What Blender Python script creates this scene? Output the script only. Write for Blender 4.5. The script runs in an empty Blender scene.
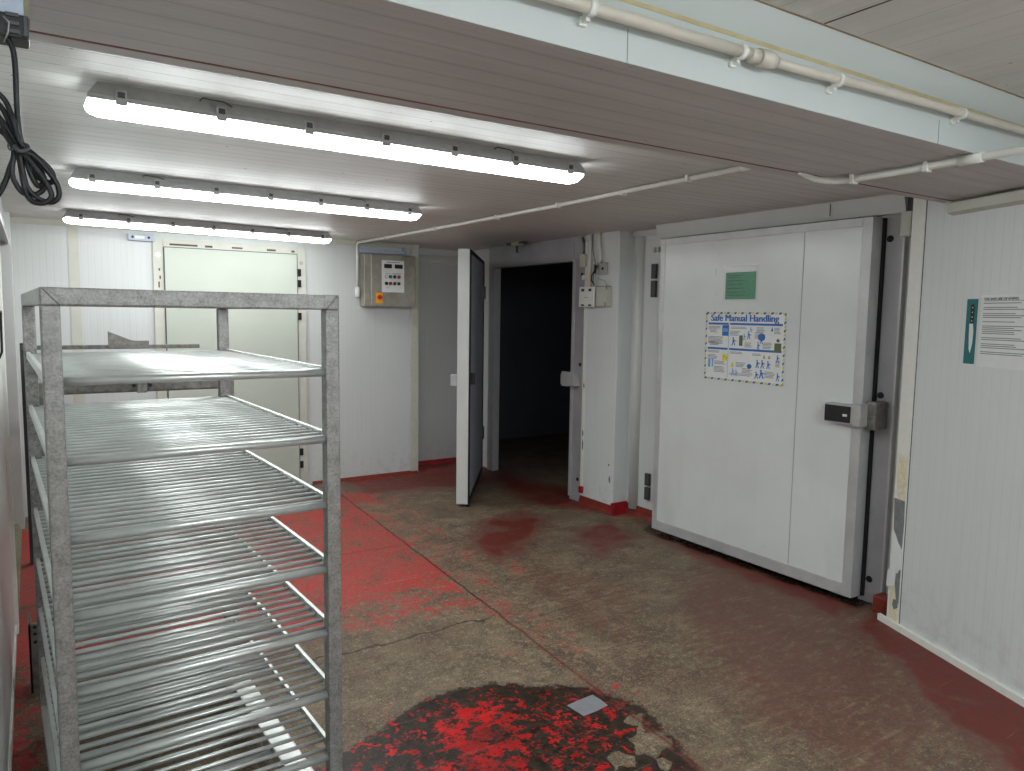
import bpy, bmesh, math, random
from mathutils import Vector, Matrix
random.seed(4)
scn = bpy.context.scene
COL = scn.collection
PI = math.pi
R = math.radians

# ------------------------------------------------------------------ camera
F_PX = 740.0
CAM_H = 1.65
def camera_axes(yaw=57, pitch=5.5, roll=0.83):
    y, p, r = R(yaw), R(pitch), R(roll)
    F = Vector((math.cos(y)*math.cos(p), math.sin(y)*math.cos(p), -math.sin(p)))
    Rt = Vector((math.sin(y), -math.cos(y), 0))
    U = Rt.cross(F)
    return F, Rt*math.cos(r)+U*math.sin(r), U*math.cos(r)-Rt*math.sin(r)
CF, CR, CU = camera_axes()
EYE = Vector((0, 0, CAM_H))
cam = bpy.data.cameras.new('camera')
cam.sensor_width = 36; cam.lens = 36*F_PX/1024; cam.clip_start = 0.05
cob = bpy.data.objects.new('camera', cam); COL.objects.link(cob)
m = Matrix((CR, CU, -CF)).transposed().to_4x4(); m.translation = EYE
cob.matrix_world = m
scn.camera = cob
def on_y(x, y, Y):
    """the point of the plane y = Y seen at a place of the photograph"""
    d = CF*F_PX+CR*(x-512)-CU*(y-385.5)
    return EYE+d*(Y/d.y)

# ------------------------------------------------------------------ materials
class NT:
    def __init__(s, name):
        s.m = bpy.data.materials.new(name); s.m.use_nodes = True
        s.t = s.m.node_tree; s.b = s.t.nodes['Principled BSDF']
    def n(s, typ, **kw):
        k = s.t.nodes.new(typ)
        for a, v in kw.items(): setattr(k, a, v)
        return k
    def l(s, a, b): s.t.links.new(a, b)
    def val(s, sock, v):
        if isinstance(v, bpy.types.NodeSocket): s.l(v, sock)
        elif isinstance(v, (tuple, list)): sock.default_value = tuple(v)+((1,) if len(v) == 3 and len(sock.default_value) == 4 else ())
        else: sock.default_value = v
    def math(s, op, a, b=0.0, clamp=False):
        k = s.n('ShaderNodeMath', operation=op, use_clamp=clamp); s.val(k.inputs[0], a); s.val(k.inputs[1], b); return k.outputs[0]
    def mix(s, f, a, b):
        k = s.n('ShaderNodeMix', data_type='RGBA'); s.val(k.inputs[0], f); s.val(k.inputs[6], a); s.val(k.inputs[7], b); return k.outputs[2]
    def pos(s):
        return s.n('ShaderNodeNewGeometry').outputs['Position']
    def obj(s):
        return s.n('ShaderNodeTexCoord').outputs['Object']
    def xyz(s, v):
        k = s.n('ShaderNodeSeparateXYZ'); s.l(v, k.inputs[0]); return k.outputs
    def scale(s, v, sc):
        k = s.n('ShaderNodeMapping'); s.l(v, k.inputs[0]); k.inputs['Scale'].default_value = sc; return k.outputs[0]
    def noise(s, v, sc, det=3, rough=.55, dist=0):
        k = s.n('ShaderNodeTexNoise'); s.l(v, k.inputs['Vector']); k.inputs['Scale'].default_value = sc
        k.inputs['Detail'].default_value = det; k.inputs['Roughness'].default_value = rough; k.inputs['Distortion'].default_value = dist
        return k.outputs['Fac']
    def ramp(s, f, lo, hi, a=0.0, b=1.0):
        k = s.n('ShaderNodeMapRange', clamp=True); s.val(k.inputs[0], f)
        k.inputs[1].default_value = lo; k.inputs[2].default_value = hi; k.inputs[3].default_value = a; k.inputs[4].default_value = b
        return k.outputs[0]
    def bump(s, h, strength=.3, dist=.002):
        k = s.n('ShaderNodeBump'); s.l(h, k.inputs['Height']); k.inputs['Strength'].default_value = strength
        k.inputs['Distance'].default_value = dist; s.l(k.outputs[0], s.b.inputs['Normal'])
    def set(s, **kw):
        names = dict(color='Base Color', rough='Roughness', metal='Metallic', spec='Specular IOR Level', ecol='Emission Color', es='Emission Strength', trans='Transmission Weight', alpha='Alpha', coat='Coat Weight')
        for k, v in kw.items(): s.val(s.b.inputs[names[k]], v)
        return s.m

def srgb(r, g, b):
    f = lambda c: ((c/255+.055)/1.055)**2.4 if c > 10 else c/255/12.92
    return (f(r), f(g), f(b))
def plain(name, col, rough=.5, metal=0.0, var=.08, sc=30):
    t = NT(name); v = t.noise(t.obj(), sc, 3)
    c = t.mix(t.ramp(v, .3, .7), tuple(x*(1-var) for x in col), tuple(min(1, x*(1+var)) for x in col))
    return t.set(color=c, rough=rough, metal=metal)
def line_mask(t, co, pitch, width, off=0.0):
    """1 in thin lines every pitch metres of a coordinate"""
    a = t.math('ADD', co, 1000*pitch+off)
    a = t.math('MODULO', a, pitch)
    a = t.math('ABSOLUTE', t.math('SUBTRACT', a, pitch/2))
    return t.ramp(a, width*.5, width, 1.0, 0.0)
def wall_mat(name, col, axis='x', pitch=.045, line=.12, rough=.38, mott=.05):
    t = NT(name); p = t.pos(); X = t.xyz(p)
    a = X[0] if axis == 'x' else X[1]
    rib = line_mask(t, a, pitch, .004)
    big = t.noise(p, 1.6, 4); st = t.noise(t.scale(p, (9, 9, .5)), 3, 4)
    c = t.mix(t.ramp(big, .3, .75), tuple(x*(1-mott) for x in col), col)
    c = t.mix(t.math('MULTIPLY', t.ramp(st, .55, .8), .18), c, srgb(176, 172, 158))
    c = t.mix(t.math('MULTIPLY', rib, line), c, tuple(x*.55 for x in col))
    low = t.ramp(X[2], .0, .35, 1, 0)
    gr = t.math('MULTIPLY', t.math('MULTIPLY', low, t.ramp(t.noise(p, 14, 5), .5, .7)), .35)
    c = t.mix(gr, c, srgb(140, 128, 112))
    t.bump(t.math('ADD', t.math('MULTIPLY', rib, -1.0), t.math('MULTIPLY', big, .6)), .25, .0015)
    return t.set(color=c, rough=rough)
WHITE = srgb(216, 220, 218)
WHITE_BACK = srgb(206, 209, 207)
M = {}
M['wall'] = wall_mat('ribbed white wall panel', WHITE_BACK, 'x', .047, .08)
M['wall_y'] = wall_mat('ribbed white wall panel', WHITE, 'y', .047, .08)
M['wall_plain'] = wall_mat('white wall panel', WHITE, 'y', .03, .06)
def ceil_mat(name, col, axis, pitch, line, rough, dirt=.35):
    t = NT(name); p = t.pos(); X = t.xyz(p)
    a = X[1] if axis == 'y' else X[0]
    rib = line_mask(t, a, pitch, .0045)
    n = t.noise(t.scale(p, (.6, 5, 5) if axis == 'y' else (5, .6, 5)), 2.2, 5)
    sp = t.noise(p, 26, 2)
    c = t.mix(t.ramp(n, .3, .75), tuple(x*(1-dirt*.5) for x in col), col)
    c = t.mix(t.ramp(sp, .74, .78), c, srgb(90, 84, 74))
    c = t.mix(t.math('MULTIPLY', rib, line), c, tuple(x*.3 for x in col))
    fine = line_mask(t, a, pitch/4, .004)
    c = t.mix(t.math('MULTIPLY', fine, line*.35), c, tuple(x*.5 for x in col))
    t.bump(t.math('ADD', t.math('MULTIPLY', rib, -1.0), t.math('MULTIPLY', t.math('ADD', fine, n), .25)), .5, .003)
    return t.set(color=c, rough=rough)
M['ceiling'] = ceil_mat('ribbed ceiling panel', srgb(218, 217, 212), 'y', .085, .42, .5)
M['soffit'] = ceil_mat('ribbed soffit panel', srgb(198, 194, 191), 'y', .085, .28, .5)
M['upper'] = ceil_mat('upper ceiling panel', srgb(222, 222, 216), 'x', .17, .22, .55)
M['bulk'] = plain('bulkhead white', srgb(192, 198, 195), .4, 0, .02, 3)
M['trimwhite'] = plain('white flashing', srgb(208, 210, 206), .38, 0, .04, 3)
M['cream'] = plain('cream trim', srgb(196, 196, 184), .45, 0, .05, 9)
M['creamdoor'] = plain('cream door skin', srgb(184, 190, 178), .45, 0, .03, 3)
M['white'] = plain('white plastic', srgb(226, 226, 218), .35, 0, .03)
M['pipe'] = plain('painted pipe white', srgb(200, 193, 180), .35, 0, .04, 20)
M['pvc'] = plain('white pvc conduit', srgb(225, 226, 218), .35, 0, .03, 20)
M['black'] = plain('black rubber', srgb(20, 19, 22), .5)
M['housing'] = plain('grey fitting body', srgb(176, 176, 174), .45)
M['blacksoft'] = plain('matt black', srgb(20, 20, 22), .8)
M['bluegrey'] = plain('pale blue grey plastic', srgb(176, 186, 202), .4)
M['grey'] = plain('light grey plastic', srgb(168, 168, 164), .45)
M['dgrey'] = plain('dark grey plastic', srgb(70, 71, 72), .5)
M['teal'] = plain('teal print', srgb(18, 108, 108), .5)
M['green'] = plain('green card', srgb(44, 138, 96), .45)
M['dgreen'] = plain('dark green ink', srgb(40, 92, 74), .6)
M['paper'] = plain('white paper', srgb(224, 226, 224), .6, 0, .02)
M['ink'] = plain('grey ink', srgb(120, 124, 128), .7)
M['inkd'] = plain('dark ink', srgb(58, 60, 64), .7)
M['blue'] = plain('blue print', srgb(44, 104, 176), .5)
M['lblue'] = plain('light blue print', srgb(110, 160, 205), .5)
M['yellow'] = plain('yellow print', srgb(222, 212, 90), .5)
M['ochre'] = plain('ochre print', srgb(176, 150, 70), .5)
M['olive'] = plain('olive print', srgb(88, 100, 62), .5)
M['red'] = plain('red plastic', srgb(196, 44, 34), .4)
M['orange'] = plain('yellow orange plastic', srgb(240, 170, 40), .4)
M['gbtn'] = plain('green button', srgb(24, 130, 92), .3)
M['tan'] = plain('tan sealant', srgb(186, 172, 132), .6, 0, .1, 14)
M['brownseal'] = plain('brown sealant', srgb(156, 130, 100), .7, 0, .25, 9)
M['rust'] = plain('rust', srgb(92, 78, 60), .8, 0, .3, 60)
M['redseal'] = plain('red brown sealant', srgb(128, 74, 66), .7, 0, .3, 12)
M['foam'] = plain('yellowed foam', srgb(222, 214, 184), .8, 0, .12, 40)
M['scuff'] = plain('bare grey patch', srgb(122, 126, 126), .6, 0, .15, 30)
M['dark'] = plain('shade-toned store lining', srgb(84, 85, 96), .8, 0, .06, 3)  # store room's lack of light put into this dark colour
M['innerdoor'] = plain('dark grey door lining', srgb(172, 176, 188), .5, 0, .04, 3)
M['rednotch'] = plain('dark red paint', srgb(120, 40, 28), .5, 0, .25, 30)
M['plinth'] = plain('red coving paint', srgb(150, 18, 32), .45, 0, .3, 14)
M['kerb'] = plain('greenish concrete', srgb(126, 126, 104), .8, 0, .2, 20)
def steel(name, a, b, metal, rough, sc=26, bump=.12):
    t = NT(name); p = t.obj()
    n = t.noise(p, sc, 5, .65); k = t.noise(p, sc*.22, 3)
    s = t.math('ADD', t.math('MULTIPLY', n, .6), t.math('MULTIPLY', k, .4))
    c = t.mix(t.ramp(s, .38, .62), a, b)
    if bump: t.bump(n, bump, .001)
    return t.set(color=c, rough=rough if not bump else t.ramp(n, .3, .7, rough-.04, rough+.06), metal=metal)
M['galv'] = steel('galvanised steel frame', srgb(112, 109, 106), srgb(158, 156, 152), .5, .45, 150, .04)
M['galv_bar'] = steel('galvanised bars', srgb(196, 199, 196), srgb(216, 219, 215), .65, .33, 14, 0)
M['galv_dull'] = steel('dull steel', srgb(96, 92, 88), srgb(142, 138, 132), .5, .5, 30)
M['inox'] = steel('brushed stainless', srgb(150, 146, 136), srgb(184, 180, 168), .6, .4, 7)
M['alu'] = steel('grey aluminium edging', srgb(178, 178, 178), srgb(200, 200, 198), .25, .38, 5)
M['framegrey'] = steel('grey door frame', srgb(158, 156, 158), srgb(176, 174, 175), .1, .38, 4)
t = NT('white door skin'); n_ = t.noise(t.pos(), 2.2, 4); st_ = t.noise(t.scale(t.pos(), (1, 1, .15)), 6, 4)
z_ = t.xyz(t.pos())[2]
c_ = t.mix(t.ramp(n_, .3, .7), srgb(208, 211, 209), srgb(217, 220, 218))
c_ = t.mix(t.math('MULTIPLY', t.math('MULTIPLY', t.ramp(st_, .5, .8), t.ramp(z_, .1, 1.1, 1, 0)), .35), c_, srgb(182, 176, 160))
t.bump(n_, .2, .004)
M['doorskin'] = t.set(color=c_, rough=.25)
t = NT('fluorescent diffuser')
M['lamp'] = t.set(color=(.9, .9, .9), ecol=(.93, .985, 1.0), es=15.5)
t = NT('fluorescent diffuser high output')
M['lamp_hi'] = t.set(color=(.9, .9, .9), ecol=(.90, .98, 1.03), es=33.0)
t = NT('clear plastic pocket')
M['film'] = t.set(color=(.9, .95, .93), rough=.12, alpha=.05)

def floor_material():
    t = NT('worn red painted concrete'); p = t.pos(); X = t.xyz(p)
    at = t.n('ShaderNodeVertexColor', layer_name='wear'); ch = t.n('ShaderNodeSeparateColor'); t.l(at.outputs[0], ch.inputs[0])
    red, wet_dark, brown = ch.outputs
    f1 = t.noise(p, 5, 7, .62, .3); f2 = t.noise(p, 26, 5, .7); f3 = t.noise(p, 130, 2); f0 = t.noise(p, 1.4, 4)
    f4 = t.noise(t.scale(p, (1.0, 3.2, 1)), 9, 6, .7, .6)
    spk = t.noise(p, 60, 3, .7)
    # bare concrete, grey-green to tan
    c = t.mix(t.ramp(f1, .32, .68), srgb(84, 70, 58), srgb(132, 116, 94))
    c = t.mix(t.math('MULTIPLY', t.ramp(f2, .5, .66), .6), c, srgb(168, 152, 120))
    c = t.mix(t.math('MULTIPLY', t.ramp(t.noise(p, 2.3, 6, .6), .5, .62), .45), c, srgb(98, 74, 60))
    c = t.mix(t.math('MULTIPLY', t.ramp(f3, .52, .64), .7), c, srgb(60, 52, 44))
    c = t.mix(t.math('MULTIPLY', t.ramp(f4, .54, .66), .5), c, srgb(82, 66, 56))
    c = t.mix(t.math('MULTIPLY', t.ramp(t.noise(p, 85, 2), .56, .68), .45), c, srgb(176, 158, 128))
    # brown film of worn-in paint
    bm = t.math('ADD', brown, t.math('MULTIPLY', t.math('SUBTRACT', f4, .5), 1.3))
    bm = t.math('ADD', bm, t.math('MULTIPLY', t.math('SUBTRACT', spk, .5), .7))
    bmask = t.ramp(bm, .36, .62)
    bc = t.mix(t.ramp(f2, .3, .7), srgb(90, 58, 48), srgb(120, 80, 68))
    c = t.mix(t.math('MULTIPLY', bmask, .8), c, bc)
    bm2 = t.ramp(t.math('ADD', brown, t.math('MULTIPLY', t.math('SUBTRACT', f1, .5), 1.2)), .74, .95)
    c = t.mix(t.math('MULTIPLY', bm2, .82), c, t.mix(t.ramp(f2, .35, .65), srgb(92, 24, 18), srgb(116, 36, 28)))
    # bright red paint
    rm = t.math('ADD', red, t.math('MULTIPLY', t.math('SUBTRACT', f1, .5), 1.0))
    rm = t.math('ADD', rm, t.math('MULTIPLY', t.math('SUBTRACT', t.noise(p, 19, 6, .72), .5), 1.5))
    rm = t.math('ADD', rm, t.math('MULTIPLY', t.math('SUBTRACT', spk, .5), 1.15))
    rmask = t.ramp(rm, .47, .56)
    rc = t.mix(t.ramp(f0, .35, .65), srgb(184, 46, 48), srgb(172, 66, 62))
    rc = t.mix(t.ramp(t.noise(p, 45, 3), .45, .75), rc, srgb(150, 42, 38))
    c = t.mix(t.math('MULTIPLY', rmask, .88), c, rc)
    # damp patches and other dark areas
    wm = t.math('ADD', wet_dark, t.math('MULTIPLY', t.math('SUBTRACT', f1, .5), .7))
    wm = t.math('ADD', wm, t.math('MULTIPLY', t.math('SUBTRACT', f2, .5), .7))
    wmask = t.ramp(wm, .48, .54)
    bl = t.ramp(t.math('ADD', red, t.math('ADD', t.math('MULTIPLY', t.math('SUBTRACT', t.noise(p, 17, 8, .72), .5), 2.6), t.math('MULTIPLY', t.math('SUBTRACT', spk, .5), .9))), .44, .56)
    wc = t.mix(bl, t.mix(t.ramp(f2, .4, .6), srgb(30, 24, 18), srgb(52, 42, 30)), t.mix(t.ramp(f1, .35, .65), srgb(122, 16, 14), srgb(204, 14, 18)))
    c = t.mix(wmask, c, wc)
    k1 = t.noise(t.scale(p, (.8, 26, 1)), 1.6, 3, .6); k2 = t.math('MULTIPLY', t.ramp(k1, .63, .66), t.ramp(f1, .45, .6))
    c = t.mix(t.math('MULTIPLY', k2, .35), c, srgb(150, 134, 112))
    k3 = t.noise(t.scale(t.scale(p, (1, 1, 1)), (22, 1.1, 1)), 1.4, 3, .6)
    c = t.mix(t.math('MULTIPLY', t.ramp(k3, .64, .67), .28), c, srgb(70, 56, 48))
    # expansion joints and cracks: thin dark lines at fixed places on the floor
    def line(d, w, k=.8):
        return t.math('MULTIPLY', t.ramp(t.math('ABSOLUTE', d), w*.4, w, 1, 0), k)
    wob = t.math('MULTIPLY', t.math('SUBTRACT', t.noise(p, 7, 4), .5), .035)
    j1 = t.math('SUBTRACT', t.math('SUBTRACT', X[0], t.math('MULTIPLY', X[1], .0645)), 1.888)
    j1 = t.math('ADD', j1, wob)
    c = t.mix(t.math('MULTIPLY', line(j1, .03, .5), t.ramp(X[1], 3.2, 3.5, 1, 0)), c, t.mix(t.ramp(f2, .45, .55), c, srgb(140, 60, 48)))
    c = t.mix(t.math('MULTIPLY', line(j1, .010, 1), t.ramp(X[1], 3.0, 3.6, .45, .8)), c, srgb(50, 36, 30))
    wob2 = t.math('MULTIPLY', t.math('SUBTRACT', t.noise(p, 3.1, 5), .5), .30)
    j2 = t.math('ADD', t.math('SUBTRACT', X[1], 3.33), wob2)
    m2 = t.math('MULTIPLY', t.ramp(X[0], 1.98, 2.1, 1, 0), t.ramp(X[0], .9, 1.0, 0, 1))
    c = t.mix(t.math('MULTIPLY', line(j2, .013, .8), m2), c, srgb(50, 40, 34))
    j3 = t.math('ADD', t.math('SUBTRACT', X[1], 4.75), t.math('MULTIPLY', wob2, .3))
    c = t.mix(t.math('MULTIPLY', line(j3, .010, .55), t.ramp(X[0], 2.1, 2.2, 1, 0)), c, srgb(70, 30, 28))
    j4 = t.math('ADD', t.math('SUBTRACT', X[1], t.math('ADD', t.math('MULTIPLY', X[0], .07), 3.05)), t.math('MULTIPLY', wob2, .2))
    c = t.mix(t.math('MULTIPLY', line(j4, .007, .35), t.ramp(X[0], 2.1, 2.2, 0, 1)), c, srgb(60, 46, 40))
    h = t.math('ADD', t.math('MULTIPLY', f3, .5), t.math('ADD', f2, t.math('MULTIPLY', rmask, .4)))
    t.bump(h, .45, .004)
    ro = t.math('SUBTRACT', t.ramp(f2, .3, .7, .52, .72), t.math('MULTIPLY', wmask, .25))
    ro = t.math('SUBTRACT', ro, t.math('MULTIPLY', brown, .1))
    t.b.inputs['Specular IOR Level'].default_value = .35
    return t.set(color=c, rough=ro)
M['floor'] = floor_material()

# ------------------------------------------------------------------ mesh helpers
class MB:
    def __init__(s): s.bm = bmesh.new()
    def box(s, a, b, mi=0, mat=None, bev=0):
        lo = [min(a[i], b[i]) for i in range(3)]; hi = [max(a[i], b[i]) for i in range(3)]
        v = [s.bm.verts.new((x, y, z)) for x in (lo[0], hi[0]) for y in (lo[1], hi[1]) for z in (lo[2], hi[2])]
        fs = []
        for q in ((0,1,3,2), (4,6,7,5), (0,4,5,1), (2,3,7,6), (0,2,6,4), (1,5,7,3)):
            f = s.bm.faces.new([v[i] for i in q]); f.material_index = mi; fs.append(f)
        if bev:
            es = {e for f in fs for e in f.edges}
            r = bmesh.ops.bevel(s.bm, geom=list(es), offset=bev, segments=2, affect='EDGES', profile=.6, clamp_overlap=True)
            v = list({w for f in r['faces'] for w in f.verts} | {w for w in v if w.is_valid})
        if mat is not None: bmesh.ops.transform(s.bm, matrix=mat, verts=v)
        return s
    def tube(s, pts, r, seg=10, mi=0, closed=False, smooth=True, caps=True):
        pts = [Vector(p) for p in pts]; n = len(pts); rings = []
        if not isinstance(r, (list, tuple)): r = [r]*n
        prev = None
        for i, p in enumerate(pts):
            if closed: d = (pts[(i+1) % n]-pts[i-1])
            else: d = pts[min(i+1, n-1)]-pts[max(i-1, 0)]
            d.normalize()
            if prev is None:
                up = Vector((0, 0, 1)) if abs(d.z) < .9 else Vector((1, 0, 0))
            else: up = prev
            a = d.cross(up).normalized(); b = a.cross(d).normalized(); prev = b
            rings.append([s.bm.verts.new(p+(a*math.cos(2*PI*k/seg)+b*math.sin(2*PI*k/seg))*r[i]) for k in range(seg)])
        for i in range(n if closed else n-1):
            A, B = rings[i], rings[(i+1) % n]
            for k in range(seg):
                f = s.bm.faces.new((A[k], A[(k+1) % seg], B[(k+1) % seg], B[k])); f.material_index = mi; f.smooth = smooth
        if not closed and caps:
            for q in (rings[0][::-1], rings[-1]):
                f = s.bm.faces.new(q); f.material_index = mi
        return s
    def prism(s, poly, axis, a, b, mi=0, smooth=False):
        """poly of 2-D points extruded along an axis between a and b"""
        def P(u, v, w):
            return {'x': (w, u, v), 'y': (u, w, v), 'z': (u, v, w)}[axis]
        A = [s.bm.verts.new(P(u, v, a)) for u, v in poly]; B = [s.bm.verts.new(P(u, v, b)) for u, v in poly]
        n = len(poly)
        fs = [s.bm.faces.new(A), s.bm.faces.new(B[::-1])]
        for i in range(n):
            f = s.bm.faces.new((A[i], B[i], B[(i+1) % n], A[(i+1) % n])); f.smooth = smooth; fs.append(f)
        for f in fs: f.material_index = mi
        return s
    def disc(s, c, nrm, r, th, seg=16, mi=0):
        c = Vector(c); n = Vector(nrm).normalized()
        return s.tube([c, c+n*th], r, seg, mi, smooth=False)
    def quad(s, ps, mi=0):
        f = s.bm.faces.new([s.bm.verts.new(p) for p in ps]); f.material_index = mi; return s
    def xf(s, mat): bmesh.ops.transform(s.bm, matrix=mat, verts=s.bm.verts); return s
    def obj(s, name, mats, parent=None):
        bmesh.ops.recalc_face_normals(s.bm, faces=s.bm.faces)
        me = bpy.data.meshes.new(name); s.bm.to_mesh(me); s.bm.free()
        for k in (mats if isinstance(mats, (list, tuple)) else [mats]): me.materials.append(M[k])
        o = bpy.data.objects.new(name, me); COL.objects.link(o)
        if parent: o.parent = parent
        return o
def tag(o, label, cat, group=None, kind=None):
    if label: o['label'] = label
    if cat: o['category'] = cat
    if group: o['group'] = group
    if kind: o['kind'] = kind
    return o
def struct(o, label=None): o['kind'] = 'structure'; (label and o.__setitem__('label', label)); return o
def thing(name, label, cat, loc=(0, 0, 0), rz=0, group=None):
    o = bpy.data.objects.new(name, None); COL.objects.link(o); o.location = loc; o.rotation_euler = (0, 0, rz)
    return tag(o, label, cat, group)
def copy_tree(o, parent=None):
    kids = [c for c in COL.objects if c.parent == o]
    c = o.copy(); COL.objects.link(c)
    if parent: c.parent = parent
    for k in kids: copy_tree(k, c)
    return c
def textmesh(name, body, size, mat, parent, mtx, extrude=.0004, align='LEFT', bold=0.0, sx=1.0):
    cu = bpy.data.curves.new(name, 'FONT'); cu.body = body; cu.size = size; cu.extrude = extrude; cu.align_x = align; cu.offset = 0
    tmp = bpy.data.objects.new('tmp', cu); COL.objects.link(tmp)
    bpy.context.view_layer.update()
    me = bpy.data.meshes.new_from_object(tmp.evaluated_get(bpy.context.evaluated_depsgraph_get()))
    bpy.data.objects.remove(tmp); me.name = name
    if bold:
        bm = bmesh.new(); bm.from_mesh(me); src = bm.copy(); bm.free(); bm = bmesh.new()
        for k in (-1, -.33, .33, 1):
            tmpm = bpy.data.meshes.new('tmp'); q = src.copy(); bmesh.ops.translate(q, vec=(k*bold, 0, k*.00005), verts=q.verts); q.to_mesh(tmpm); q.free()
            bm.from_mesh(tmpm); bpy.data.meshes.remove(tmpm)
        bm.to_mesh(me); bm.free(); src.free()
    me.transform(mtx @ Matrix.Diagonal((sx, 1, 1, 1)))
    me.materials.clear(); me.materials.append(M[mat])
    o = bpy.data.objects.new(name, me); COL.objects.link(o); o.parent = parent
    return o

# ------------------------------------------------------------------ dimensions (metres)
XL = -.13                      # left wall
YB, YB2, XSTEP = 6.87, 7.2, 3.305   # back wall, its set-back right part, where it steps
ZC, ZS, ZU = 2.33, 2.225, 2.43     # far ceiling, soffit, upper ceiling
YA, YJ, YE = 1.333, 1.903, 1.965   # bulkhead face, sealant joint, far edge of the soffit
YR = -2.6                      # wall behind the camera
W0 = Vector((3.872, 2.18, 0)); WD = Vector((-.372, -.928, 0)).normalized()
WN = Vector((WD.y, -WD.x, 0))      # towards the room
if WN.x > 0: WN = -WN
def wpt(t, z, off=0): return W0+WD*t+WN*off+Vector((0, 0, z))

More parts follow.
